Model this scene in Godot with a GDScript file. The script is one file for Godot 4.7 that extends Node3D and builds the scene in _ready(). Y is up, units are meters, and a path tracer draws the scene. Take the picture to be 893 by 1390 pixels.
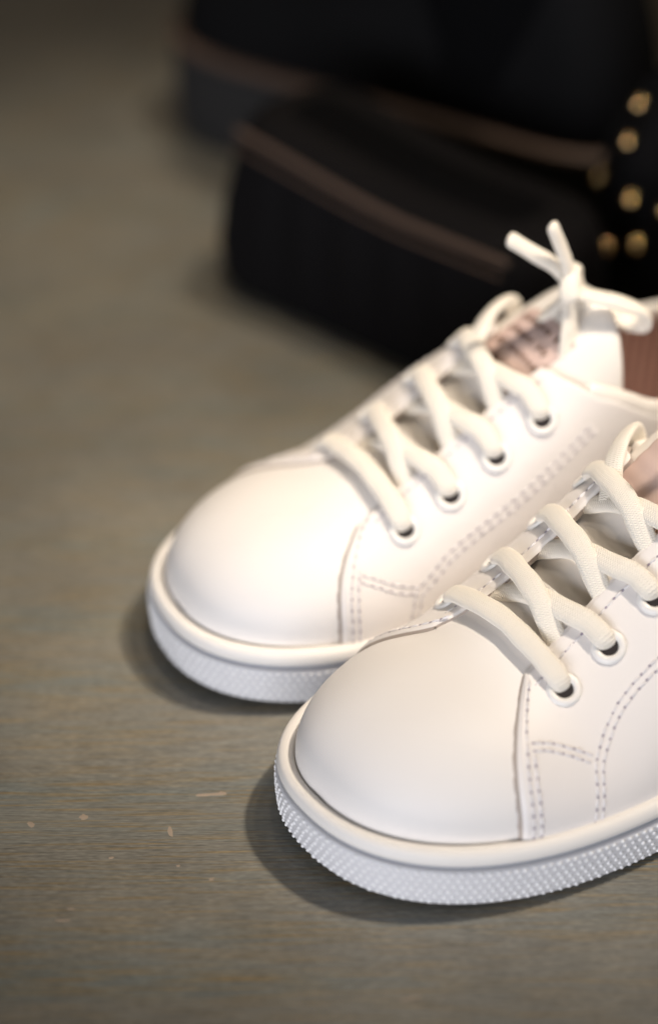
extends Node3D
# All shapes are worked out in millimetres and scaled to metres when a mesh is committed.
const MM := 0.001
const HB := 18.0
var M := {}
var dents := FastNoiseLite.new()
var rng := RandomNumberGenerator.new()

func _ready():
	rng.seed = 77
	dents.seed = 9
	dents.frequency = 0.035
	dents.fractal_octaves = 3
	set_camera()
	set_light()
	make_materials()
	board()
	sneaker("sneaker", "blurred white leather sneaker farther back, tied lace bow upright, right of the dark handbag", Vector3(-47.7, 0, 80.2), 27.8, [41.4, 52.6], [62.5, 87.5], 1)
	sneaker("sneaker", "sharp white leather sneaker nearest the viewer, studded sole, at the lower right", Vector3(-6.8, 0, 162.3), 34.4, [52.6, 41.4], [87.5, 62.5], -1)
	handbag()
	pouch()
	boot()

# ------------------------------------------------------------------ camera, light
func set_camera():
	var cam := Camera3D.new()
	cam.name = "camera"
	var pitch := deg_to_rad(34.76)
	cam.position = Vector3(0, 0.723 * sin(pitch), 0.723 * cos(pitch))
	cam.rotation = Vector3(-pitch, 0, 0)
	var at := CameraAttributesPhysical.new()
	at.frustum_focal_length = 12.0 / tan(deg_to_rad(26.09 / 2.0))
	at.frustum_focus_distance = 0.597
	at.exposure_aperture = at.frustum_focal_length / 24.0
	at.frustum_near = 0.05
	at.frustum_far = 20.0
	cam.attributes = at
	add_child(cam)
	cam.make_current()

func set_light():
	var we := WorldEnvironment.new()
	we.name = "environment"
	var e := Environment.new()
	e.background_mode = Environment.BG_COLOR
	e.background_color = Color(0.16, 0.16, 0.165)
	e.tonemap_mode = Environment.TONE_MAPPER_LINEAR
	e.tonemap_exposure = 1.0
	e.sdfgi_enabled = true
	e.ssao_enabled = true
	e.ssil_enabled = true
	we.environment = e
	add_child(we)
	# two warm ceiling spots of the shop window, a little behind and to the right
	spot("ceiling_spot", Vector3(0.40, 1.25, -0.12), Vector3(-0.03, 0.0, -0.12), 0.74, Color(1.0, 0.935, 0.855), 0.03, 13.5)
	spot("ceiling_spot", Vector3(0.12, 1.40, -0.06), Vector3(-0.01, 0.0, -0.11), 0.6, Color(1.0, 0.94, 0.87), 0.035, 12.5)
	spot("ceiling_spot", Vector3(0.54, 1.18, -0.11), Vector3(0.034, 0.0, 0.092), 1.5, Color(1.0, 0.94, 0.87), 0.045, 8.5)
	# cool daylight through the shop pane, from the viewer's side
	panel("window_daylight", Vector3(-0.75, 0.31, 2.2), Vector3(0.03, 0.02, 0.05), Vector2(2.4, 0.7), 5.0, Color(0.965, 0.97, 1.0))
	# warm light of the shop behind the display
	panel("shop_interior_light", Vector3(-0.12, 0.80, -1.2), Vector3(0.0, 0.0, -0.05), Vector2(0.8, 0.28), 0.09, Color(1.0, 0.86, 0.66))

func panel(called: String, at: Vector3, to: Vector3, size: Vector2, energy: float, c: Color):
	var a := AreaLight3D.new()
	a.name = called
	a.area_size = size
	a.light_color = c
	a.light_energy = energy
	a.area_range = 6.0
	a.shadow_enabled = true
	add_child(a)
	a.look_at_from_position(at, to)

func spot(called: String, at: Vector3, to: Vector3, energy: float, c: Color, size: float, cone: float):
	var l := SpotLight3D.new()
	l.name = called
	l.light_energy = energy
	l.light_color = c
	l.light_size = size
	l.spot_range = 5.0
	l.spot_attenuation = 2.0
	l.spot_angle = cone
	l.spot_angle_attenuation = 1.0
	l.shadow_enabled = true
	add_child(l, true)
	l.look_at_from_position(at, to)

# ------------------------------------------------------------------ materials
func sr(r, g, b) -> Color:
	return Color(r / 255.0, g / 255.0, b / 255.0)

func mat(key: String, c: Color, rough: float, metal := 0.0) -> StandardMaterial3D:
	var m := StandardMaterial3D.new()
	m.albedo_color = c
	m.roughness = rough
	m.metallic = metal
	m.resource_name = key
	M[key] = m
	return m

func noise_normal(freq: float, kind: int, seed_: int, strength: float, size := 512) -> Texture2D:
	var n := FastNoiseLite.new()
	n.noise_type = kind
	n.frequency = freq
	n.seed = seed_
	if kind == FastNoiseLite.TYPE_CELLULAR:
		n.cellular_return_type = FastNoiseLite.RETURN_DISTANCE2_SUB
	n.fractal_octaves = 3
	var im := n.get_seamless_image(size, size)
	im.convert(Image.FORMAT_RGBA8)
	im.bump_map_to_normal_map(strength)
	return ImageTexture.create_from_image(im)

func tri(m: StandardMaterial3D, t: Texture2D, mm: float, amount: float):
	m.normal_enabled = true
	m.normal_texture = t
	m.normal_scale = amount
	m.uv1_triplanar = true
	m.uv1_scale = Vector3.ONE * (1000.0 / mm)

func make_materials():
	var grain := noise_normal(0.035, FastNoiseLite.TYPE_CELLULAR, 3, 2.0)
	var fine := noise_normal(0.05, FastNoiseLite.TYPE_SIMPLEX, 5, 2.0)
	tri(mat("leather", sr(236, 231, 227), 0.47), grain, 14.0, 0.8)
	tri(mat("vamp", sr(236, 232, 228), 0.55), grain, 15.0, 0.4)
	tri(mat("raw_edge", sr(172, 160, 151), 0.8), fine, 6.0, 0.5)
	tri(mat("rubber", sr(214, 214, 217), 0.5), fine, 30.0, 0.12)
	mat("rim", sr(236, 232, 226), 0.58)
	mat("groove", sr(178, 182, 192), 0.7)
	mat("pip", sr(240, 240, 240), 0.4)
	mat("thread", sr(226, 222, 222), 0.7)
	mat("needle_hole", sr(156, 147, 160), 0.9)
	mat("eyelet", sr(238, 235, 230), 0.3)
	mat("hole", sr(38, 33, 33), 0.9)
	var lace := mat("lace", sr(246, 239, 226), 0.85)
	lace.rim_enabled = true
	lace.rim = 0.3
	var im := Image.create(64, 64, false, Image.FORMAT_RGBA8)
	for y in 64:
		for x in 64:
			var h := 0.5 + 0.5 * sin(TAU * (y / 64.0 * 7.0 + 0.15 * sin(TAU * x / 8.0)))
			h = h * 0.9 + 0.1 * (0.5 + 0.5 * sin(TAU * (x / 8.0)))
			im.set_pixel(x, y, Color(h, h, h))
	im.bump_map_to_normal_map(3.0)
	lace.normal_enabled = true
	lace.normal_texture = ImageTexture.create_from_image(im)
	lace.normal_scale = 0.7
	tri(mat("satin", sr(202, 178, 169), 0.6), fine, 9.0, 0.5)
	var li := mat("lining", Color.WHITE, 0.75)
	var st := Image.create(16, 4, false, Image.FORMAT_RGB8)
	for x in 16:
		for y in 4:
			var q := 0.5 + 0.5 * sin(TAU * x / 16.0)
			st.set_pixel(x, y, sr(178, 146, 138).lerp(sr(224, 204, 194), q))
	li.albedo_texture = ImageTexture.create_from_image(st)
	mat("print", sr(96, 66, 52), 0.7)
	mat("fringe", sr(204, 164, 128), 0.8)
	tri(mat("tongue", sr(233, 228, 221), 0.5), grain, 17.0, 0.2)
	var bl := mat("black_leather", sr(16, 16, 17), 0.7)
	bl.metallic_specular = 0.16
	tri(bl, grain, 30.0, 0.4)
	tri(mat("black_suede", sr(12, 12, 13), 0.95), fine, 20.0, 0.4)
	mat("black_rubber", sr(24, 23, 23), 0.8)
	M.black_suede.metallic_specular = 0.1
	mat("brown_trim", sr(78, 61, 50), 0.6)
	mat("bag_leather", sr(19, 18, 19), 0.75).metallic_specular = 0.15
	mat("gold", sr(246, 208, 150), 0.2, 1.0)

# ------------------------------------------------------------------ mesh building
func acc() -> Dictionary:
	return {"v": PackedVector3Array(), "n": PackedVector3Array(), "uv": PackedVector2Array(), "i": PackedInt32Array()}

func outward(rows: Array, closed: bool, inside) -> Array:
	# normals of a grid of points, turned away from "inside" (a point, or a callable per vertex)
	var nr := rows.size()
	var nc: int = rows[0].size()
	var ns := []
	var total := 0.0
	for r in nr:
		var out := PackedVector3Array()
		var a: PackedVector3Array = rows[maxi(r - 1, 0)]
		var b: PackedVector3Array = rows[mini(r + 1, nr - 1)]
		var me: PackedVector3Array = rows[r]
		for c in nc:
			var l := c - 1
			var h := c + 1
			if closed:
				l = (c - 1 + nc) % nc
				h = (c + 1) % nc
			else:
				l = maxi(l, 0)
				h = mini(h, nc - 1)
			var du: Vector3 = me[h] - me[l]
			var dv: Vector3 = b[c] - a[c]
			if du.length() < 1e-4:
				du = (b[h] + a[h]) - (b[l] + a[l])
			var n := du.cross(dv)
			n = n.normalized() if n.length() > 1e-9 else Vector3.ZERO
			out.append(n)
			total += n.dot(me[c] - inside)
		ns.append(out)
	var turned := total < 0.0
	if turned:
		for r in nr:
			for c in nc:
				ns[r][c] = -ns[r][c]
	return [ns, turned]

func grid(a: Dictionary, rows: Array, inside: Vector3, closed := false, uv := Vector2.ONE):
	var o := outward(rows, closed, inside)
	var nr := rows.size()
	var nc: int = rows[0].size()
	var base: int = a.v.size()
	for r in nr:
		for c in nc:
			a.v.append(rows[r][c] * MM)
			var n: Vector3 = o[0][r][c]
			if n == Vector3.ZERO:
				n = (rows[r][c] - inside).normalized()
			a.n.append(n)
			a.uv.append(Vector2(float(c) / nc * uv.x, float(r) / nr * uv.y))
	for r in nr - 1:
		for c in (nc if closed else nc - 1):
			var c2 := (c + 1) % nc
			var p := base + r * nc + c
			var q := base + r * nc + c2
			var s := p + nc
			var t := q + nc
			if o[1]:
				a.i.append_array(PackedInt32Array([p, q, s, q, t, s]))
			else:
				a.i.append_array(PackedInt32Array([p, s, q, q, s, t]))

func commit(called: String, parts: Array, parent: Node) -> MeshInstance3D:
	var me := ArrayMesh.new()
	for k in range(0, parts.size(), 2):
		var a: Dictionary = parts[k]
		var arr := []
		arr.resize(Mesh.ARRAY_MAX)
		arr[Mesh.ARRAY_VERTEX] = a.v
		arr[Mesh.ARRAY_NORMAL] = a.n
		arr[Mesh.ARRAY_TEX_UV] = a.uv
		arr[Mesh.ARRAY_INDEX] = a.i
		var tan := PackedFloat32Array()
		me.add_surface_from_arrays(Mesh.PRIMITIVE_TRIANGLES, arr)
		me.surface_set_material(me.get_surface_count() - 1, M[parts[k + 1]])
	var o := MeshInstance3D.new()
	o.name = called
	o.mesh = me
	parent.add_child(o, true)
	return o

func spline(ctrl: Array, steps: int) -> PackedVector3Array:
	var out := PackedVector3Array()
	var n := ctrl.size()
	for i in n - 1:
		var p0: Vector3 = ctrl[maxi(i - 1, 0)]
		var p1: Vector3 = ctrl[i]
		var p2: Vector3 = ctrl[i + 1]
		var p3: Vector3 = ctrl[mini(i + 2, n - 1)]
		for k in steps:
			out.append(p1.cubic_interpolate(p2, p0, p3, float(k) / steps))
	out.append(ctrl[n - 1])
	return out

func tube(a: Dictionary, path: PackedVector3Array, ups: PackedVector3Array, wid: PackedFloat32Array, thick: PackedFloat32Array, sides := 14, power := 2.0):
	# a flat-oval ribbon swept along a path; both ends round off
	var n := path.size()
	var rows := []
	var mid := Vector3.ZERO
	var along := 0.0
	var rowmid := []
	for i in n:
		var t := (path[mini(i + 1, n - 1)] - path[maxi(i - 1, 0)]).normalized()
		var side := t.cross(ups[i]).normalized()
		var up := side.cross(t).normalized()
		if i == 0 or i == n - 1:
			for f in ([0.02, 0.6, 0.9] if i == 0 else [0.9, 0.6, 0.02]):
				var back: float = sqrt(1.0 - f * f) * thick[i] * (-1.0 if i == 0 else 1.0)
				rows.append(ring(path[i] + t * back, side, up, wid[i] * f, thick[i] * f, sides, power))
		else:
			rows.append(ring(path[i], side, up, wid[i], thick[i], sides, power))
	# normals ring by ring, so that bends do not confuse the outward test
	var base: int = a.v.size()
	var nr := rows.size()
	for r in nr:
		var c0 := Vector3.ZERO
		for p in rows[r]:
			c0 += p
		c0 /= sides
		if r > 0:
			var pc := Vector3.ZERO
			for p in rows[r - 1]:
				pc += p
			along += (c0 - pc / sides).length()
		for c in sides + 1:
			var cc := c % sides
			var du: Vector3 = rows[r][(cc + 1) % sides] - rows[r][(cc - 1 + sides) % sides]
			var dv: Vector3 = rows[mini(r + 1, nr - 1)][cc] - rows[maxi(r - 1, 0)][cc]
			var nn := du.cross(dv).normalized()
			if nn.dot(rows[r][cc] - c0) < 0.0:
				nn = -nn
			if nn.length() < 0.5:
				nn = (rows[r][cc] - c0).normalized()
			a.v.append(rows[r][cc] * MM)
			a.n.append(nn)
			a.uv.append(Vector2(float(c) / sides * 2.0, along / 5.0))
	for r in nr - 1:
		for c in sides:
			var p := base + r * (sides + 1) + c
			var q := p + 1
			var s := p + sides + 1
			var t2 := s + 1
			var fn: Vector3 = (a.v[s] - a.v[p]).cross(a.v[q] - a.v[p])
			if fn.dot(a.n[p] + a.n[q]) > 0.0:
				a.i.append_array(PackedInt32Array([p, q, s, q, t2, s]))
			else:
				a.i.append_array(PackedInt32Array([p, s, q, q, s, t2]))

func ring(c: Vector3, side: Vector3, up: Vector3, w: float, th: float, sides: int, power: float) -> PackedVector3Array:
	var out := PackedVector3Array()
	for k in sides:
		var an := TAU * k / sides
		var x := cos(an)
		var y := sin(an)
		out.append(c + side * (w * signf(x) * pow(absf(x), 2.0 / power)) + up * (th * signf(y) * pow(absf(y), 2.0 / power)))
	return out

func flat(n: int, v: float) -> PackedFloat32Array:
	var o := PackedFloat32Array()
	o.resize(n)
	o.fill(v)
	return o

func blob(a: Dictionary, c: Vector3, x: Vector3, y: Vector3, z: Vector3, nu := 8, nv := 5):
	# an ellipsoid with half axes x, y, z
	var rows := []
	for r in nv + 1:
		var la := -PI / 2 + PI * r / nv
		var row := PackedVector3Array()
		for k in nu:
			var lo := TAU * k / nu
			row.append(c + x * sin(la) + (y * cos(lo) + z * sin(lo)) * cos(la))
		rows.append(row)
	grid(a, rows, c, true)

# ------------------------------------------------------------------ the sneaker's surface
# s runs from toe to heel, th from the sole edge (0) over the ridge, sd is +1 on the side facing the viewer.
func ss(a: float, b: float, x: float) -> float:
	var u := clampf((x - a) / (b - a), 0, 1)
	return u * u * (3 - 2 * u)

func hwid(S: Dictionary, s: float, sd: float, d: float) -> float:
	var i := 0 if sd > 0 else 1
	var W: float = S.W[i]
	var L: float = S.L[i]
	var u := clampf((L - s) / (L - d), 0, 1)
	var f := pow(1 - pow(u, 2.32), 1 / 2.32)
	var waist := (41.0 if W > 47 else 35.0) - d * 0.7
	var w := W - d
	w = w + (waist - w) * ss(L, 150, s)
	w = w + (34 - d - w) * ss(150, 200, s)
	u = clampf((s - 200) / (40 - d), 0, 1)
	return w * f * pow(maxf(1 - pow(u, 2.3), 0), 1 / 2.3)

func softplus(x: float) -> float:
	return log(1 + exp(x / 10.0)) * 10.0

func crest(s: float) -> float:
	var u := clampf((46 - s) / 41.5, 0, 1)
	return HB + 26 * pow(1 - pow(u, 2.15), 1 / 2.15) + 0.62 * (softplus(s - 62) - softplus(s - 150))

func expo(S: Dictionary, s: float, sd: float) -> float:
	var p := 2.2 - 0.5 * ss(35, 66, s) + 0.45 * ss(66, 112, s)
	if S.W[0 if sd > 0 else 1] < 47:
		p += 0.42 * ss(50, 72, s)
	return p

func surf0(S: Dictionary, s: float, th: float, sd: float) -> Vector3:
	var p := expo(S, s, sd)
	var c := pow(maxf(cos(th), 0), 2 / p)
	var k := pow(maxf(sin(th), 0), 2 / p)
	return Vector3(s, HB + (crest(s) - HB) * k, sd * hwid(S, s, sd, 4.5) * c)

func norm(S: Dictionary, s: float, th: float, sd: float) -> Vector3:
	var t := clampf(th, 0.04, PI / 2 - 0.04)
	var q := clampf(s, 6.0, 234.0)
	var a := surf0(S, q + 0.4, t, sd) - surf0(S, q - 0.4, t, sd)
	var b := surf0(S, q, t + 0.02, sd) - surf0(S, q, t - 0.02, sd)
	var n := a.cross(b).normalized()
	if n.dot(surf0(S, q, t, sd) - Vector3(clampf(q, 40, 200), 20, 0)) < 0:
		n = -n
	if th > PI / 2 - 0.3:   # across the ridge the two sides share one upright normal
		var top := Vector3(-0.5 * ss(50, 80, s) + (-0.6 * (1 - ss(8, 40, s))), 1, 0).normalized()
		n = n.lerp(top, ss(PI / 2 - 0.3, PI / 2, th)).normalized()
	return n

func surf(S: Dictionary, s: float, th: float, sd: float, off := 0.0) -> Vector3:
	var p := surf0(S, s, th, sd)
	return p if off == 0.0 else p + norm(S, s, th, sd) * off

func th_t(S: Dictionary, s: float, t: float, sd: float) -> float:
	var w := hwid(S, s, sd, 4.5)
	return acos(pow(clampf(absf(t) / maxf(w, 0.01), 0, 1), expo(S, s, sd) / 2))

func th_h(S: Dictionary, s: float, h: float, sd: float) -> float:
	return asin(pow(clampf((h - HB) / (crest(s) - HB), 0, 1), expo(S, s, sd) / 2))

func at_t(S: Dictionary, s: float, t: float, off: float) -> Vector3:
	var sd := 1.0 if t >= 0 else -1.0
	return surf(S, s, th_t(S, s, t, sd), sd, off)

func n_t(S: Dictionary, s: float, t: float) -> Vector3:
	var sd := 1.0 if t >= 0 else -1.0
	return norm(S, s, th_t(S, s, t, sd), sd)

func lerp_table(tab: Array, x: float) -> float:
	for i in tab.size() - 1:
		if x <= tab[i + 1][0]:
			var u := clampf((x - tab[i][0]) / (tab[i + 1][0] - tab[i][0]), 0, 1)
			u = lerpf(u, u * u * (3 - 2 * u), 0.5)
			return lerpf(tab[i][1], tab[i + 1][1], u)
	return tab[tab.size() - 1][1]

func seam_s(th: float) -> float:     # front edge of the side panel
	return 39.6 + 1.5 * pow(maxf(th, 0), 1.2) + 10.3 * pow(maxf(th, 0), 3.5)

func top_th(S: Dictionary, s: float, sd: float) -> float:   # upper edge of the side panel
	if s <= 117:
		return th_t(S, s, lerp_table([[56, 16.5], [62, 14.5], [74, 12.5], [90, 11.5], [117, 12.2]], s), sd)
	var a := th_t(S, 117, 12.2, sd)
	var h := lerp_table([[117, 75.0], [122, 74.8], [131, 69.6], [150, 60.5], [170, 57.5], [190, 58.5], [215, 66], [236, 74]], s)
	var b := th_h(S, s, h, sd)
	return lerpf(a, minf(a, b), ss(117, 122, s))

func place_toe(p: Vector3) -> Vector3:   # the toe lifts a little off the board
	return p + Vector3(0, 2.6 * pow(clampf((60 - p.x) / 60.0, 0, 1), 2), 0)

func lift(rows: Array) -> Array:
	for r in rows.size():
		for c in rows[r].size():
			rows[r][c] = place_toe(rows[r][c])
	return rows

func outline(S: Dictionary, d: float, n: int) -> PackedVector3Array:
	# closed plan outline, from the toe along the viewer's side to the heel and back, evenly spaced
	var raw := PackedVector3Array()
	var ts := []
	for k in 401:
		var u := k / 400.0
		ts.append(d + (240.0 - 2 * d) * (0.5 - 0.5 * cos(PI * u)))
	for s in ts:
		raw.append(Vector3(s, 0, hwid(S, s, 1, d)))
	for k in range(399, 0, -1):
		raw.append(Vector3(ts[k], 0, -hwid(S, ts[k], -1, d)))
	return resample(raw, n, true)

func resample(raw: PackedVector3Array, n: int, closed: bool) -> PackedVector3Array:
	var pts := raw.duplicate()
	if closed:
		pts.append(raw[0])
	var cum := PackedFloat32Array([0.0])
	for i in range(1, pts.size()):
		cum.append(cum[i - 1] + pts[i].distance_to(pts[i - 1]))
	var total := cum[cum.size() - 1]
	var out := PackedVector3Array()
	var j := 0
	for k in n:
		var want := total * k / (n if closed else n - 1)
		while j < pts.size() - 2 and cum[j + 1] < want:
			j += 1
		out.append(pts[j].lerp(pts[j + 1], clampf((want - cum[j]) / maxf(cum[j + 1] - cum[j], 1e-6), 0, 1)))
	return out

func plan_normals(o: PackedVector3Array) -> PackedVector3Array:
	var ns := PackedVector3Array()
	var n := o.size()
	var area := 0.0
	for i in n:
		var t: Vector3 = (o[(i + 1) % n] - o[(i - 1 + n) % n]).normalized()
		ns.append(Vector3(t.z, 0, -t.x))
		area += o[i].x * o[(i + 1) % n].z - o[(i + 1) % n].x * o[i].z
	if area < 0:
		for i in n:
			ns[i] = -ns[i]
	return ns

func band(a: Dictionary, o: PackedVector3Array, ns: PackedVector3Array, profile: Array, toe := true):
	# sweep a profile of (outset, height) round a closed outline
	var rows := []
	for pr in profile:
		var row := PackedVector3Array()
		for i in o.size():
			var p: Vector3 = o[i] + ns[i] * pr[0] + Vector3(0, pr[1], 0)
			row.append(place_toe(p) if toe else p)
		rows.append(row)
	var mid := Vector3.ZERO
	for p in o:
		mid += p
	mid /= o.size()
	# orientation: across the profile, tested against the plan normal plus the profile's own turn
	grid(a, rows, mid + Vector3(0, profile[0][1] * 0.5 + profile[profile.size() - 1][1] * 0.5, 0), true)

func sneaker(called: String, label: String, where: Vector3, turn: float, W: Array, L: Array, foot: int):
	var S := {"W": W, "L": L, "foot": foot}
	var root := Node3D.new()
	root.name = called
	add_child(root, true)
	root.position = where * MM
	root.rotation.y = deg_to_rad(turn)
	root.set_meta("label", label)
	root.set_meta("category", "sneaker")
	root.set_meta("group", "pair of white sneakers")
	sole(S, root)
	upper(S, root)
	for sd in [1.0, -1.0]:
		quarter(S, root, sd)
	tongue(S, root)
	collar(S, root)
	laces(S, root)

func sole(S: Dictionary, root: Node):
	var o := outline(S, 0.0, 420)
	var ns := plan_normals(o)
	var a := acc()
	band(a, o, ns, [[-30, 0.5], [-6, 0.4], [-1.6, 0.5], [-0.5, 1.0], [0.0, 2.0], [0.4, 4.5], [0.7, 8.0], [0.8, 11.5], [0.6, 12.7], [0.2, 13.1], [-0.6, 13.2]])
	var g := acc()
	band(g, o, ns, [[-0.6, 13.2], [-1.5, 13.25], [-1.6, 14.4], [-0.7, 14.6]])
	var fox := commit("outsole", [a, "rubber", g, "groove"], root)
	var r := acc()
	band(r, o, ns, [[-1.5, 14.5], [-0.6, 14.4], [0.1, 14.7], [0.4, 15.5], [0.35, 16.5], [-0.1, 17.6], [-0.7, 18.5], [-2.0, 18.9], [-3.3, 18.7], [-4.3, 18.1], [-4.9, 17.2], [-5.2, 15.0]])
	commit("sole_rim", [r, "rim"], root)
	# raised pips in staggered rows
	var pip := acc()
	var rows := []
	for k in 4:
		var la := PI / 2 * k / 3.0
		var row := PackedVector3Array()
		for j in 8:
			var lo := TAU * j / 8
			row.append(Vector3(cos(lo) * cos(la) * 0.66, sin(lo) * cos(la) * 0.58, sin(la) * 0.45))
		rows.append(row)
	grid(pip, rows, Vector3(0, 0, -1), true)
	var proto := commit("pip", [pip, "pip"], root)
	var me := proto.mesh
	root.remove_child(proto)
	proto.free()
	var places := []
	var hs := [2.2, 4.2, 6.2, 8.2, 10.2, 12.1]
	for r_ in hs.size():
		var per := 244
		var line := outline(S, 0.0, per * 2)
		var ln := plan_normals(line)
		for k in per:
			var i := k * 2 + (r_ % 2)
			var out := 0.1 + 0.7 * ss(0.0, 9.0, hs[r_])
			var p: Vector3 = line[i] + ln[i] * (out - 0.1) + Vector3(0, hs[r_] + rng.randf_range(-0.18, 0.18), 0)
			var z: Vector3 = ln[i]
			var x := Vector3.UP.cross(z).normalized()
			var f := rng.randf_range(0.85, 1.12)
			places.append(Transform3D(Basis(x * f, Vector3.UP * f, z), place_toe(p + x * rng.randf_range(-0.2, 0.2)) * MM))
	var mm := MultiMesh.new()
	mm.transform_format = MultiMesh.TRANSFORM_3D
	mm.mesh = me
	mm.instance_count = places.size()
	for k in places.size():
		mm.set_instance_transform(k, places[k])
	var mi := MultiMeshInstance3D.new()
	mi.name = "sole_pips"
	mi.multimesh = mm
	mi.set_meta("kind", "stuff")
	fox.add_child(mi, true)

func upper(S: Dictionary, root: Node):
	var a := acc()
	var rows := []
	var n := 90
	var nose := PackedVector3Array()
	for c in 83:
		nose.append(Vector3(5.2, 12.0, 3.0 * cos(PI * c / 82.0)))
	rows.append(nose)
	for r in n + 1:
		var u := float(r) / n
		var s := 4.6 + 76.0 * u * u
		var row := PackedVector3Array()
		row.append(surf0(S, s, 0, 1) * Vector3(1, 0, 1) + Vector3(0, 14, 0))
		for c in 81:
			var th := PI * c / 80.0
			var p: Vector3 = surf0(S, s, th, 1) if th <= PI / 2 else surf0(S, s, PI - th, -1)
			row.append(p)
		row.append(surf0(S, s, 0, -1) * Vector3(1, 0, 1) + Vector3(0, 14, 0))
		rows.append(row)
	grid(a, lift(rows), Vector3(50, 15, 0))
	commit("toe_cap", [a, "vamp"], root)

func quarter(S: Dictionary, root: Node, sd: float):
	var vs := []
	for k in 31:
		vs.append(k / 31.0 * 0.975)
	vs.append_array([0.975, 0.985, 0.992, 1.0])
	var us := [0.0, 0.4, 0.9, 1.6]
	var rows := []
	var edge_f := []
	var edge_t := []
	var send := 235.3
	var col := 130
	for iv in vs.size():
		var v: float = vs[iv]
		var row := PackedVector3Array()
		var s0 := 45.0
		for it in 12:   # where the seam meets this line of the panel
			s0 = seam_s(v * top_th(S, maxf(s0, 56.0), sd))
		for k in us.size() + col:
			var s: float = s0 + us[k] if k < us.size() else 0.0
			if k >= us.size():
				var u := float(k - us.size() + 1) / col
				s = send - (send - s0 - 1.6) * pow(1 - u, 1.35)
			var th := v * top_th(S, maxf(s, 56.0), sd)
			var d := minf(s - s0, (1.0 - v) * 42.0)
			var off := 0.75 + 0.75 * ss(0.0, 1.3, d)
			off += 0.16 * dents.get_noise_3d(s * 1.6, th * 60.0, sd * 50.0) * ss(0.0, 4.0, d)
			var p := surf(S, s, th, sd, off)
			if k == 0:
				var rough := 0.16 * sin(v * 37.0) + 0.12 * sin(v * 83.0 + 1.0)
				edge_f.append(PackedVector3Array([surf(S, s - 0.95 + rough, th, sd, 0.0), surf(S, s - 0.75 + rough, th, sd, 0.3), p]))
			if iv == vs.size() - 1:
				edge_t.append(PackedVector3Array([p, surf(S, s, th, sd, -0.7)]))
			row.append(p)
		if iv == 0:
			var low := PackedVector3Array()
			for p in row:
				low.append(p - Vector3(0, 4, 0))
			rows.append(low)
		rows.append(row)
	var a := acc()
	grid(a, lift(rows), Vector3(110, 20, 0))
	var e := acc()
	grid(e, lift(edge_f), Vector3(140, 30, sd * 30))
	grid(e, lift(edge_t), Vector3(110, 20, sd * 60))
	var q := commit("side_panel", [a, "leather", e, "raw_edge"], root)
	# eyelets
	for n in 5:
		var s := 66.1 + 15.3 * n
		var t := (24.1 - 0.5 * n) * sd
		if n == 4:
			continue
		eyelet(S, s, t, q)
	# stitch lines
	var lat: bool = S.W[0 if sd > 0 else 1] > 47
	var th := acc()
	var ho := acc()
	var line := []
	for k in 12:
		var x := 0.03 + 1.1 * k / 11.0
		line.append(surf(S, seam_s(x) + 3.1, x, sd, 1.5))
	stitches(S, th, ho, line, sd, 0.0)
	line = []
	for k in 8:
		var x := 0.03 + 0.68 * k / 7.0
		line.append(surf(S, seam_s(x) + 5.2, x, sd, 1.5))
	stitches(S, th, ho, line, sd, 0.0)
	var hl := [[50.0, 0.78], [54, 0.74], [58, 0.67], [64.5, 0.54]] if lat else [[49.5, 0.64], [54, 0.56], [59, 0.46], [65.6, 0.36]]
	line = []
	for k in hl:
		line.append(surf(S, k[0], k[1], sd, 1.5))
	stitches(S, th, ho, line, sd, 0.0)
	stitches(S, th, ho, line, sd, 2.1)
	var dl := [[59.5, 0.03], [61, 0.22], [62.8, 0.41], [65.1, 0.52], [73.4, 0.69], [82, 0.77], [91, 0.8], [104, 0.8], [124, 0.8], [128, 0.84]] if lat else [[60, 0.03], [62, 0.2], [64, 0.34], [68.7, 0.41], [74.7, 0.5], [86, 0.55], [100, 0.57], [114, 0.62], [127, 0.68]]
	line = []
	for k in dl:
		line.append(surf(S, k[0], k[1], sd, 1.5))
	stitches(S, th, ho, line, sd, 0.0)
	stitches(S, th, ho, line, sd, 2.1)
	line = []
	for k in 16:
		var s := 60.5 + (118.0 - 60.5) * k / 15.0
		line.append(surf(S, s, top_th(S, s, sd) - 0.105, sd, 1.5))
	stitches(S, th, ho, line, sd, 0.0)
	var st := commit("stitching", [th, "thread", ho, "needle_hole"], q)
	st.set_meta("kind", "stuff")

func stitches(S: Dictionary, th: Dictionary, ho: Dictionary, ctrl: Array, sd: float, shift: float):
	var path := spline(ctrl, 14)
	var len := 0.0
	for i in range(1, path.size()):
		len += path[i].distance_to(path[i - 1])
	var n := int(len / 3.4) + 1
	var pts := resample(path, n * 2 + 1, false)
	for k in n:
		var a := pts[k * 2]
		var b := pts[mini(k * 2 + 2, pts.size() - 1)]
		var c := pts[k * 2 + 1]
		var t := (b - a).normalized()
		var up := near_normal(S, c, sd)
		var side := t.cross(up).normalized() * shift * sd
		# ride on the surface after the sideways shift
		var c2 := onto(S, c + side, sd, 1.5)
		var a2 := onto(S, a + side, sd, 1.5)
		up = near_normal(S, c2, sd)
		var j := Vector3(rng.randf_range(-0.1, 0.1), rng.randf_range(-0.1, 0.1), 0)
		var x := (t + t.cross(up) * rng.randf_range(-0.12, 0.12)).normalized()
		blob(th, place_toe(c2 + up * 0.02 + j), x * 1.25, up * 0.4, x.cross(up) * 0.42, 8, 6)
		blob(ho, place_toe(a2 + up * 0.03 + j), x * 0.55, up * 0.1, x.cross(up) * 0.38, 8, 4)

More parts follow.
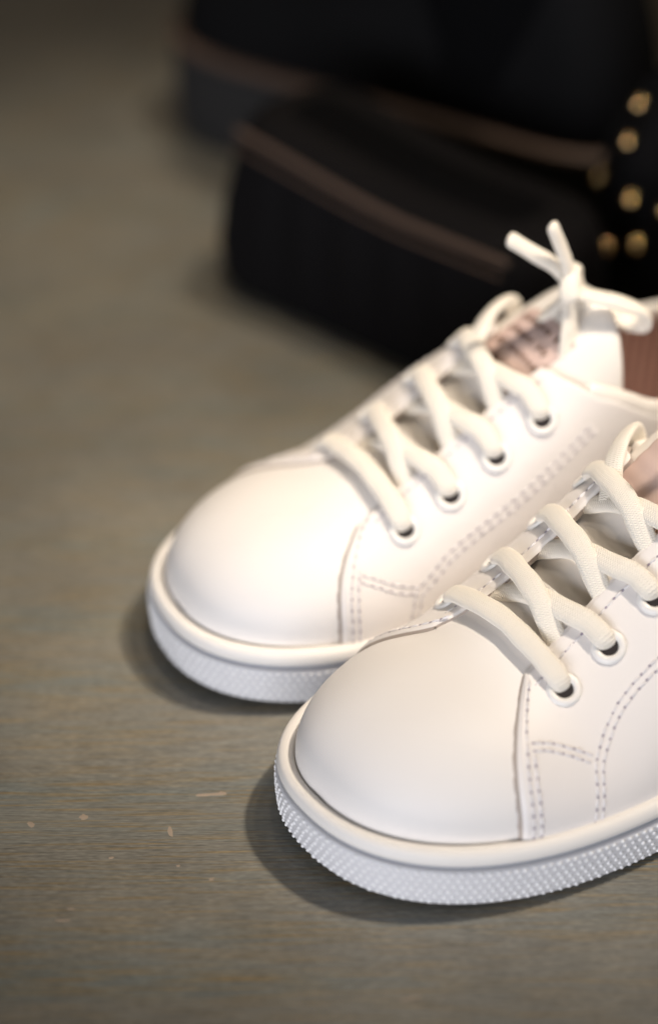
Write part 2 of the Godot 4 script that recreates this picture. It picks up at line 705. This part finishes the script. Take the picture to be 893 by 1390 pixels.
func onto(S: Dictionary, p: Vector3, sd: float, off: float) -> Vector3:
	return surf(S, p.x, clampf(near_th(S, p, sd), 0.0, 1.5), sd, off)

func near_th(S: Dictionary, p: Vector3, sd: float) -> float:
	# the angle whose direction from the section's base centre matches the point
	var w := hwid(S, p.x, sd, 4.5) + 1.5
	var e := expo(S, p.x, sd) / 2
	return atan2(pow(maxf((p.y - HB) / (crest(p.x) + 1.5 - HB), 0), e), pow(maxf(absf(p.z) / w, 0), e))

func near_normal(S: Dictionary, p: Vector3, sd: float) -> Vector3:
	return norm(S, p.x, near_th(S, p, sd), sd)

func eyelet(S: Dictionary, s: float, t: float, parent: Node):
	var c := place_toe(at_t(S, s, t, 1.55))
	var up := n_t(S, s, t)
	var x := Vector3(1, 0, 0)
	x = (x - up * x.dot(up)).normalized()
	var y := up.cross(x)
	var a := acc()
	var rows := []
	for k in 11:
		var an := PI * k / 10.0 - 0.1
		var rr := 3.65 + 1.12 * cos(an)
		var hh := 0.95 * sin(an)
		rows.append(ring_flat(c + up * hh, x, y, rr, 28))
	rows.append(ring_flat(c - up * 0.6, x, y, 2.45, 28))
	grid(a, rows, c - up * 3.0, true)
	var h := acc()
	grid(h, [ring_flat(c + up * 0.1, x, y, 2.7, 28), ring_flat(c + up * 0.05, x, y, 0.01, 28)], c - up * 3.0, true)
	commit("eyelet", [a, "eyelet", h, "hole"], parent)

func ring_flat(c: Vector3, x: Vector3, y: Vector3, r: float, n: int) -> PackedVector3Array:
	var row := PackedVector3Array()
	for k in n:
		row.append(c + (x * cos(TAU * k / n) + y * sin(TAU * k / n)) * r)
	return row

func tongue_half(s: float) -> float:
	var w := lerp_table([[56, 19], [100, 22], [120, 27], [136, 33]], s)
	return w * pow(1.0 - pow(clampf((s - 128) / 15.2, 0, 1), 3.0), 1 / 2.2)

func tongue(S: Dictionary, root: Node):
	var a := acc()
	var top := []
	var low := []
	for k in 61:
		var s := 56.0 + 87.0 * (1 - pow(1 - k / 60.0, 1.6))
		var hw := maxf(tongue_half(s), 0.3)
		var r1 := PackedVector3Array()
		var r2 := PackedVector3Array()
		for c in 41:
			var q := -1.0 + 2.0 * c / 40.0
			var t := hw * sin(q * PI / 2)
			var puff := sqrt(maxf(1 - q * q * q * q, 0))
			var end := clampf((143.2 - s) / 5.0, 0, 1)
			puff *= sqrt(1 - pow(1 - end, 2))
			puff *= lerpf(0.35, 1.0, ss(90, 122, s))
			r1.append(at_t(S, s, t, -3.4 + 2.3 * puff))
			r2.append(at_t(S, s, t, -3.4 - 2.2 * puff))
		top.append(r1)
		low.append(r2)
	grid(a, lift(top), Vector3(110, 20, 0))
	grid(a, low, Vector3(90, 200, 0))
	var to := commit("tongue", [a, "tongue"], root)
	# sewn-on satin label with worn print
	var b := acc()
	var rows := []
	for k in 25:
		var s := 106.5 + 24.0 * k / 24.0
		var row := PackedVector3Array()
		for c in 31:
			var q := -1.0 + 2.0 * c / 30.0
			var edge := minf(minf(k, 24 - k) / 2.0, minf(c, 30 - c) / 2.0)
			row.append(at_t(S, s, 14.5 * q, -2.3 + 1.75 * clampf(edge, 0, 1) + 0.12 * sin(s * 1.3 + q * 5.0)))
		rows.append(row)
	grid(b, rows, Vector3(110, 20, 0))
	var lab := commit("tongue_label", [b, "satin"], to)
	var pr := acc()
	for ln in (4 if S.foot > 0 else 0):
		var s := 111.5 + 4.6 * ln
		var t := -10.5
		while t < 10.0:
			var w := rng.randf_range(0.7, 1.3)
			var ctrl := []
			for k in 4:
				ctrl.append(at_t(S, s + (-1.2 if k % 2 == 0 else 1.2) * rng.randf_range(0.4, 1.0), t + w * k * 0.6, -0.5))
			var path := spline(ctrl, 4)
			var up := n_t(S, s, t)
			var ups := PackedVector3Array()
			for p in path:
				ups.append(up)
			tube(pr, path, ups, flat(path.size(), 0.34), flat(path.size(), 0.12), 6)
			t += w * 1.8 + 0.9
			if rng.randf() < 0.2:
				t += 1.6
	if S.foot > 0:
		var prn := commit("label_print", [pr, "print"], to)
		prn.set_meta("kind", "stuff")
	var fr := acc()
	for k in 46:
		var t := -14.3 + 28.6 * k / 45.0
		var p := at_t(S, 106.6 + rng.randf_range(-0.3, 0.3), t, -0.9)
		var up := n_t(S, 107, t)
		blob(fr, p, Vector3(1, 0.4, rng.randf_range(-0.5, 0.5)).normalized() * 0.8, up * 0.2, up.cross(Vector3(1, 0, 0)).normalized() * 0.22, 6, 4)
	var f := commit("frayed_thread", [fr, "fringe"], to)
	f.set_meta("kind", "stuff")

func collar(S: Dictionary, root: Node):
	# ribbed lining inside the opening
	for sd in [1.0, -1.0]:
		var a := acc()
		var rows := []
		for k in 26:
			var v := k / 25.0
			var row := PackedVector3Array()
			for c in 181:
				var u := c / 180.0
				var s := 235.3 - 115.0 * pow(1 - u, 1.2)
				var th := top_th(S, s, sd) * v
				var rib := 0.8 * sin(s * 1.9 + v * 4.0)
				row.append(surf(S, s, th, sd, -4.0 + rib))
			rows.append(row)
		grid(a, rows, Vector3(170, 30, sd * 120), false, Vector2(34, 1))
		commit("lining", [a, "lining"], root)
	var pts := []
	for k in 24:
		pts.append([129.0 + 106.0 * pow(k / 23.0, 0.75), 1.0])
	for k in range(22, -1, -1):
		pts.append([129.0 + 106.0 * pow(k / 23.0, 0.75), -1.0])
	var ctrl := []
	var upc := []
	for p in pts:
		ctrl.append(surf(S, p[0], top_th(S, p[0], p[1]), p[1], -1.6) + Vector3(0, 0.4, 0))
		upc.append(norm(S, p[0], top_th(S, p[0], p[1]), p[1]))
	var path := spline(ctrl, 4)
	var ups := PackedVector3Array()
	for i in path.size():
		ups.append(upc[mini(i / 4, upc.size() - 1)])
	var b := acc()
	tube(b, path, ups, flat(path.size(), 3.4), flat(path.size(), 2.6), 14)
	commit("collar_padding", [b, "tongue"], root)
	# insole
	var o := outline(S, 7.0, 160)
	var mid := Vector3(130, 21, 0)
	var c := acc()
	var r0 := PackedVector3Array()
	var r1 := PackedVector3Array()
	for p in o:
		r0.append(Vector3(maxf(p.x, 70), 21, p.z))
		r1.append(mid)
	grid(c, [r0, r1], Vector3(130, 0, 0), true)
	commit("insole", [c, "lining"], root)

# ------------------------------------------------------------------ laces
func eye_s(n: int) -> float:
	return 66.1 + 15.3 * (n - 1)

func eye_t(n: int) -> float:
	return 24.1 - 0.5 * (n - 1)

func ribbon(S: Dictionary, root: Node, list: Array, first_hole: bool, last_hole: bool, wide := 3.2):
	# list of [s, t, off]; the normal of the shoe's surface keeps the ribbon flat
	var ctrl := []
	var upc := []
	for q in list:
		ctrl.append(place_toe(at_t(S, q[0], q[1], q[2])))
		upc.append(n_t(S, q[0], q[1]))
	lace_mesh(root, ctrl, upc, first_hole, last_hole, wide)

func lace_mesh(root: Node, ctrl: Array, upc: Array, first_hole: bool, last_hole: bool, wide := 3.2):
	var steps := 8
	var path := spline(ctrl, steps)
	var ups := PackedVector3Array()
	var wid := PackedFloat32Array()
	var thk := PackedFloat32Array()
	var n := path.size()
	var len := 0.0
	var cum := PackedFloat32Array([0.0])
	for i in range(1, n):
		len += path[i].distance_to(path[i - 1])
		cum.append(len)
	for i in n:
		var k := mini(i / steps, upc.size() - 2)
		var f := float(i - k * steps) / steps
		ups.append((upc[k] as Vector3).lerp(upc[k + 1], f).normalized())
		var w := wide
		if first_hole:
			w = lerpf(2.5, w, ss(0.5, 7.0, cum[i]))
		if last_hole:
			w = lerpf(2.5, w, ss(0.5, 7.0, len - cum[i]))
		w *= 1.0 + 0.03 * sin(cum[i] * 0.55)
		wid.append(w)
		thk.append(1.38 + 0.55 * (wide - w) / wide)
	var a := acc()
	tube(a, path, ups, wid, thk, 18, 2.2)
	commit("lace", [a, "lace"], root)

func laces(S: Dictionary, root: Node):
	# the bar across the lowest pair of eyelets
	ribbon(S, root, [[66.1, -23.4, -0.6], [66.1, -22.0, 3.0], [66.0, -17.5, 3.2], [65.6, -9, 3.1], [65.6, 0, 2.9], [65.8, 9, 3.1], [66.1, 17.5, 3.2], [66.1, 22.2, 2.7], [66.1, 23.8, -0.6]], true, true)
	for n in [2, 3, 4]:
		var s := eye_s(n)
		var t := eye_t(n)
		var d := s - 15.3 + 6.0
		# from the near eyelet, under the far panel
		ribbon(S, root, [[s, t - 0.3, -0.6], [s, t - 1.9, 2.7], [s - 0.6, t - 7.0, 3.0], [s - 2.6, 11, 3.0], [s - 4.6, 3, 2.3], [s - 6.6, -5, 1.0], [d + 0.8, -11, -0.3], [d, -16, -1.6]], true, false)
		# from the far eyelet over it, under the near panel
		ribbon(S, root, [[s, -t + 1.0, -0.6], [s, -t + 2.6, 2.8], [s - 0.6, -t + 7.0, 3.3], [s - 2.6, -10, 3.8], [s - 4.6, -2, 4.2], [s - 6.6, 5, 3.2], [d + 0.8, 11, 0.4], [d, 15, -1.4]], true, false)
	# along the far edge to the top hole
	ribbon(S, root, [[105, -6, 0.6], [109, -9, 2.0], [114, -12.5, 3.6], [120, -16, 4.2], [126, -19.5, 4.0], [129.5, -22, 3.0], [131, -24, 0.8]], false, false)
	# from the near side up to the knot
	var U := [Vector3(0.2, 0.3, 1), Vector3(0.2, 0.3, 1), Vector3(0.2, 0.3, 1), Vector3(0.3, 0.5, 0.8), Vector3(0.3, 0.5, 0.8)]
	lace_mesh(root, [Vector3(124, 70, 13), Vector3(126, 76, 12.5), Vector3(128.5, 84, 10), Vector3(131, 92, 6), Vector3(133, 97, 3)], U, false, false)
	if S.foot > 0:
		lace_mesh(root, [Vector3(118, 71, -9), Vector3(124, 77, -7), Vector3(130, 84.5, -3), Vector3(133, 90, 0), Vector3(134, 94, 2)], [Vector3.UP, Vector3.UP, Vector3.UP, Vector3.UP, Vector3.UP], false, false)
	# knot, two loose ends, a loop lying to the right
	var kn := [Vector3(129, 95, 8), Vector3(131, 99, 5), Vector3(135, 100, 0), Vector3(138, 96, -3), Vector3(137, 91, 0), Vector3(133, 90, 5)]
	lace_mesh(root, kn, [Vector3(-0.5, 0.6, 0.6), Vector3(-0.3, 1, 0.4), Vector3(0.1, 1, 0), Vector3(1, 0.4, -0.3), Vector3(0.5, -1, 0), Vector3(-0.4, -1, 0.5)], false, false, 2.9)
	lace_mesh(root, ([Vector3(134, 95, 2), Vector3(129, 101.5, 0), Vector3(123, 106, -3), Vector3(117, 110.5, -6)] if S.foot > 0 else [Vector3(134, 95, 2), Vector3(132.5, 101, 6), Vector3(132, 106, 12), Vector3(133, 109, 18)]), [Vector3(0.3, 0.5, 1), Vector3(0.3, 0.5, 1), Vector3(0.3, 0.5, 1), Vector3(0.3, 0.5, 1)], false, false, 2.5)
	lace_mesh(root, [Vector3(133, 95, 3), Vector3(131.5, 102, 3), Vector3(129.5, 108, 2), Vector3(126.5, 115.5, 1)], [Vector3(0.6, 0.1, 1), Vector3(0.6, 0.1, 1), Vector3(0.6, 0.1, 1), Vector3(0.6, 0.1, 1)], false, false, 2.5)
	lace_mesh(root, [Vector3(134, 94, 5), Vector3(138, 93.5, 9), Vector3(144, 92, 13), Vector3(151, 88, 15), Vector3(153, 83, 13), Vector3(149, 82, 8), Vector3(142, 87, 4), Vector3(135, 92, 1)], [Vector3(0.3, 1, 0.3), Vector3(0.3, 1, 0.3), Vector3(0.3, 1, 0.3), Vector3(0.9, 0.6, 0.3), Vector3(1, -0.2, 0), Vector3(0.4, -1, 0), Vector3(0.3, -1, 0), Vector3(0.3, -1, 0)], false, false)

# ------------------------------------------------------------------ the wooden board
func board():
	var n := 2048
	var fn := FastNoiseLite.new()
	fn.noise_type = FastNoiseLite.TYPE_SIMPLEX
	fn.fractal_octaves = 4
	var get_ := func(w: int, h: int, freq: float, sd: int) -> PackedByteArray:
		fn.seed = sd
		fn.frequency = freq
		var im := fn.get_seamless_image(w, h)
		im.convert(Image.FORMAT_L8)
		im.resize(n, n, Image.INTERPOLATE_CUBIC)
		return im.get_data()
	var streak: PackedByteArray = get_.call(48, 2048, 0.16, 11)
	var lines: PackedByteArray = get_.call(72, 2048, 0.30, 23)
	var wide: PackedByteArray = get_.call(32, 512, 0.03, 31)
	var cloud: PackedByteArray = get_.call(256, 256, 0.02, 41)
	var speck: PackedByteArray = get_.call(400, 2048, 0.26, 51)
	var data := PackedByteArray()
	data.resize(n * n * 3)
	var hmap := PackedByteArray()
	hmap.resize(n * n)
	for i in n * n:
		var a := streak[i] / 255.0
		var b := lines[i] / 255.0
		var w := wide[i] / 255.0
		var c := cloud[i] / 255.0
		var f := speck[i] / 255.0
		var brown := clampf((a - 0.53) * 3.4 + (w - 0.5) * 0.8, 0.0, 1.0)
		var dark := clampf((b - 0.6) * 3.0, 0.0, 1.0)
		var lum := 0.97 + 0.1 * (c - 0.5) + 0.52 * (b - 0.5) + 0.26 * (f - 0.5) - 0.4 * dark
		var blue := clampf((w - 0.35) * 1.6, 0.0, 1.0) * (1.0 - brown)
		data[i * 3] = clampi(int((125 - 13 * blue + 12 * brown) * lum), 0, 255)
		data[i * 3 + 1] = clampi(int((123 - 3 * blue - 3 * brown) * lum), 0, 255)
		data[i * 3 + 2] = clampi(int((114 + 4 * blue - 25 * brown) * lum), 0, 255)
		hmap[i] = clampi(int(128 + 70 * (b - 0.5) + 40 * (f - 0.5) - 50 * dark), 0, 255)
	var im := Image.create_from_data(n, n, false, Image.FORMAT_RGB8, data)
	var nm := Image.create_from_data(n, n, false, Image.FORMAT_L8, hmap)
	nm.convert(Image.FORMAT_RGBA8)
	nm.bump_map_to_normal_map(1.5)
	var m := mat("board", Color.WHITE, 0.5)
	m.albedo_texture = ImageTexture.create_from_image(im)
	m.normal_enabled = true
	m.normal_texture = ImageTexture.create_from_image(nm)
	m.normal_scale = 0.35
	m.metallic_specular = 0.5
	# a slab with eased edges
	var a := acc()
	var rows := []
	var x1 := 900.0
	for pr in [[-620.0, -22.0], [-620.0, -2.0], [-618.0, 0.0], [0.0, 0.0], [378.0, 0.0], [380.0, -2.0], [380.0, -22.0]]:
		rows.append(PackedVector3Array([Vector3(-x1, pr[1], pr[0]), Vector3(0, pr[1], pr[0]), Vector3(x1, pr[1], pr[0])]))
	grid(a, rows, Vector3(0, -400, 0))
	for i in a.v.size():
		a.n[i] = Vector3.UP if a.v[i].y > -0.001 else a.n[i]
		a.uv[i] = Vector2(a.v[i].x / 0.42 + 0.31, (a.v[i].z + 0.012 * a.v[i].x) / 0.42 + 0.2)
	var o := commit("display_board", [a, "board"], self)
	o.set_meta("kind", "structure")
	o.set_meta("label", "grey-brown stained wooden board with fine horizontal grain under the shoes")
	# small pale chips where the stain is knocked off
	mat("chip", sr(158, 143, 126), 0.8)
	for q in [[-33, 137, 4.2, 0.7, 0.1], [-29.5, 136.5, 1.3, 0.9, 0.0], [-67, 146, 1.2, 1.3, 0.8], [-43, 152, 0.9, 2.4, 0.2], [-81, 149, 0.9, 1.6, 0.7], [-31, 170, 0.8, 0.8, 0], [-69, 185, 2.2, 0.5, 0.0], [-67, 181, 1.2, 0.4, 0], [-58, 162, 1.0, 0.5, 0.3], [-40, 165, 0.7, 0.5, 0], [20, 212, 3.2, 0.4, 0.2], [-15, 96, 1.4, 0.4, 0]]:
		var b := acc()
		var r0 := PackedVector3Array()
		var r1 := PackedVector3Array()
		for k in 14:
			var an := TAU * k / 14
			var rr := rng.randf_range(0.6, 1.15)
			var p := Vector3(cos(an) * q[2] * rr, 0, sin(an) * q[3] * rr).rotated(Vector3.UP, q[4])
			r0.append(Vector3(q[0], 0.02, q[1]) + p)
			r1.append(Vector3(q[0], 0.1, q[1]) + p * 0.3)
		grid(b, [r0, r1, ring_flat(Vector3(q[0], 0.1, q[1]), Vector3.RIGHT, Vector3.BACK, 0.001, 14)], Vector3(q[0], -5, q[1]), true)
		commit("chip", [b, "chip"], o)

# ------------------------------------------------------------------ things behind
func rounded(c0: Vector3, d: Vector3, e: Vector3, ld: float, le: float, r: float) -> PackedVector3Array:
	# closed rounded rectangle from its corner along d and e
	var out := PackedVector3Array()
	var cs := [[r, r, PI], [ld - r, r, 1.5 * PI], [ld - r, le - r, 0.0], [r, le - r, 0.5 * PI]]
	for q in cs:
		for k in 13:
			var an: float = q[2] + PI / 2 * k / 12.0
			out.append(c0 + d * (q[0] + r * cos(an)) + e * (q[1] + r * sin(an)))
	return resample(out, 200, true)

func thing(called: String, label: String, category: String, at: Vector3) -> Node3D:
	var o := Node3D.new()
	o.name = called
	add_child(o, true)
	o.position = at * MM
	o.set_meta("label", label)
	o.set_meta("category", category)
	return o

func loop_tube(a: Dictionary, o: PackedVector3Array, ns: PackedVector3Array, out: float, h: float, w: float, t: float):
	var prof := []
	for k in 11:
		var an := TAU * k / 10.0
		prof.append([out + t * cos(an), h + w * sin(an)])
	band(a, o, ns, prof, false)

func handbag():
	var root := thing("handbag", "black box-shaped leather handbag with brown piping behind the white sneakers", "handbag", Vector3(-36, 0, -145))
	var d := Vector3(0.74, 0, 0.67).normalized()
	var e := Vector3(d.z, 0, -d.x)
	var o := rounded(Vector3(-16, 0, -16), d, e, 158, 62, 27)
	var ns := plan_normals(o)
	var sag := func(p: Vector3) -> float:   # the soft bag sinks towards its far end
		return 0.87 - 0.14 * ss(0.0, 110.0, (p - Vector3(-16, 0, -16)).dot(d))
	var a := acc()
	var rows := []
	for pr in [[-6, 0.3], [-2, 1.0], [0, 5.0], [1.5, 20], [2.0, 42], [1.5, 60], [0.6, 69], [-1.2, 75], [-4, 79.5], [-8, 82.3], [-13, 83.6], [-20, 84.0]]:
		var row := PackedVector3Array()
		for i in o.size():
			var pleat := 0.9 * sin(i * 0.55) * sin(PI * clampf(pr[1] / 80.0, 0, 1))
			row.append(o[i] + ns[i] * (pr[0] + pleat) + Vector3(0, pr[1], 0))
		rows.append(row)
	var mid := Vector3.ZERO
	for p in o:
		mid += p
	mid = mid / o.size()
	var last := PackedVector3Array()
	for i in o.size():
		last.append(mid + Vector3(0, 84.5, 0))
	rows.append(last)
	for row in rows:
		for i in row.size():
			var u: float = (row[i] - Vector3(-16, 0, -16)).dot(d)
			row[i] += d * 13.0 * ss(10, 84, row[i].y) * (1.0 - ss(0, 70, u))
			row[i].y *= sag.call(row[i])
	var lid := [rows[-2], rows[-1]]
	rows.pop_back()
	var tp := acc()
	grid(tp, lid, mid - Vector3(0, 30, 0), true)
	commit("top_panel", [tp, "black_suede"], root)
	grid(a, rows, mid + Vector3(0, 30, 0), true)
	commit("body", [a, "bag_leather"], root)
	# two strips of brown trim sewn along the front edge
	for q in [[78.5, -2.4, 1.5, 1.0], [72.5, 0.6, 0.4, 0.4]]:
		var line := PackedVector3Array()
		var ups := PackedVector3Array()
		for k in 61:
			var u := k / 60.0
			var p: Vector3 = Vector3(-16, 0, -16) + d * lerpf(23.0, 148.0, u) - e * q[1]
			p += e * (22 - sqrt(maxf(22 * 22 - pow(maxf(0, 22 - lerpf(23.0, 148.0, u)), 2), 0)))
			p.y = q[0]
			p.y *= sag.call(p)
			line.append(p)
			ups.append(-e)
		var b := acc()
		tube(b, line, ups, flat(61, q[2]), flat(61, q[3]), 12, 2.4)
		commit("trim", [b, "brown_trim"], root)

func pouch():
	var root := thing("pouch", "soft black leather pouch with gold studs, to the right of the black handbag", "pouch", Vector3(140, 0, -132))
	var at := func(an: float, h: float) -> Vector3:
		var r := lerp_table([[0, 30], [8, 38], [30, 42], [60, 38], [82, 26], [92, 15], [104, 19]], h)
		r *= 1.0 + (0.02 + 0.05 * ss(40, 95, h)) * sin(an * 9.0 + h * 0.03) + 0.05 * sin(an * 2.0 + 1.0)
		return Vector3(cos(an) * r, h * 1.1, sin(an) * r)
	var rows := []
	for k in 40:
		var h := 104.0 * k / 39.0
		var row := PackedVector3Array()
		for c in 120:
			row.append(at.call(TAU * c / 120, h))
		rows.append(row)
	var a := acc()
	grid(a, rows, Vector3(0, 45, 0), true)
	commit("body", [a, "black_leather"], root)
	var g := acc()
	grid(g, [ring_flat(Vector3(0, 106.5, 0), Vector3.RIGHT, Vector3.BACK, 17, 40), ring_flat(Vector3(0, 99, 0), Vector3.RIGHT, Vector3.BACK, 0.1, 40)], Vector3(0, 0, 0), true)
	commit("mouth", [g, "black_suede"], root)
	var cord := acc()
	var path := ring_flat(Vector3(0, 100.5, 0), Vector3.RIGHT, Vector3.BACK, 16.5, 60)
	path.append(path[0])
	var ups := PackedVector3Array()
	for p in path:
		ups.append(Vector3.UP)
	tube(cord, path, ups, flat(61, 1.6), flat(61, 1.6), 8)
	commit("drawstring", [cord, "black_rubber"], root)
	for q in [[2.55, 88], [2.35, 72], [2.85, 68], [2.2, 53], [2.75, 33], [2.45, 38], [2.05, 24], [1.8, 58], [1.5, 36], [3.3, 48], [3.2, 76], [2.6, 52]]:
		var c: Vector3 = at.call(q[0], q[1])
		var n := Vector3(c.x, 8, c.z).normalized()
		var b := acc()
		blob(b, c + n * 0.6, n * 2.6, n.cross(Vector3.UP).normalized() * 2.8, n.cross(Vector3.UP).normalized().cross(n) * 2.8, 16, 10)
		commit("stud", [b, "gold"], root)

func boot():
	var root := thing("ankle_boot", "black ankle boot with tall shaft and brown welt standing behind the handbag", "boot", Vector3(-76, 0, -302))
	var d := Vector3(0.81, 0, 0.587).normalized()
	root.rotation.y = -atan2(d.z, d.x)
	# local x runs from toe to heel, z towards the viewer
	var S := {"W": [41.0, 41.0], "L": [62.0, 62.0]}
	var o := PackedVector3Array()
	for p in outline(S, 0.0, 260):
		o.append(Vector3(p.x * 0.96, 0, p.z * 0.92 - 28))
	var ns := plan_normals(o)
	var a := acc()
	band(a, o, ns, [[-30, 0.3], [-4, 0.3], [-1, 1], [0, 4], [0.5, 20], [0.5, 34], [0, 38], [-3, 39], [-10, 39.5]], false)
	commit("sole", [a, "black_rubber"], root)
	var b := acc()
	band(b, o, ns, [[-8, 38.6], [-1, 38.8], [1.5, 39.4], [2.2, 41], [1.6, 42.6], [-1, 43.2], [-8, 43.4]], false)
	commit("welt", [b, "brown_trim"], root)
	# foot
	var f := acc()
	var rows := []
	for r in 41:
		var u := r / 40.0
		var s := 4.0 + 222.0 * (0.5 - 0.5 * cos(PI * u))
		var top := 42.0 + 42.0 * pow(1 - pow(clampf((60 - s) / 56.0, 0, 1), 2.4), 1 / 2.4) + 50.0 * ss(70, 170, s)
		top = lerpf(42.0, top, pow(clampf((226.5 - s) / 30.0, 0, 1), 0.5))
		var hw := hwid(S, s / 0.96, 1, 3.0) * 0.92
		var row := PackedVector3Array()
		for c in 33:
			var th := PI * c / 32.0
			var x := cos(th)
			var y := sin(th)
			row.append(Vector3(s, 40.0 + (top - 40.0) * pow(maxf(y, 0), 0.85), hw * signf(x) * pow(absf(x), 0.85) - 28))
		rows.append(row)
	grid(f, rows, Vector3(110, 45, -28))
	commit("foot", [f, "black_leather"], root)
	# shaft
	var g := acc()
	rows = []
	for q in [[60, 160, 44, 30], [90, 160, 46, 31], [120, 162, 44, 30], [160, 164, 45, 31], [220, 166, 48, 34], [262, 167, 50, 36], [266, 167, 49, 35], [266, 167, 46, 32], [200, 166, 43, 29], [120, 164, 40, 26]]:
		var row := PackedVector3Array()
		for c in 48:
			var an := TAU * c / 48
			var wob := 1.0 + 0.02 * sin(an * 3 + q[0] * 0.05)
			row.append(Vector3(q[1] + cos(an) * q[2] * wob, q[0], sin(an) * q[3] * wob - 28))
		rows.append(row)
	grid(g, rows, Vector3(182, 130, -28), true)
	commit("shaft", [g, "black_suede"], root)
	var h := acc()
	var pull := spline([Vector3(215, 240, -28), Vector3(220, 262, -28), Vector3(218, 276, -28), Vector3(213, 262, -28), Vector3(212, 246, -28)], 8)
	var ups := PackedVector3Array()
	for p in pull:
		ups.append(Vector3(1, 0, 0))
	tube(h, pull, ups, flat(pull.size(), 6), flat(pull.size(), 0.8), 10, 3.0)
	commit("pull_tab", [h, "black_leather"], root)
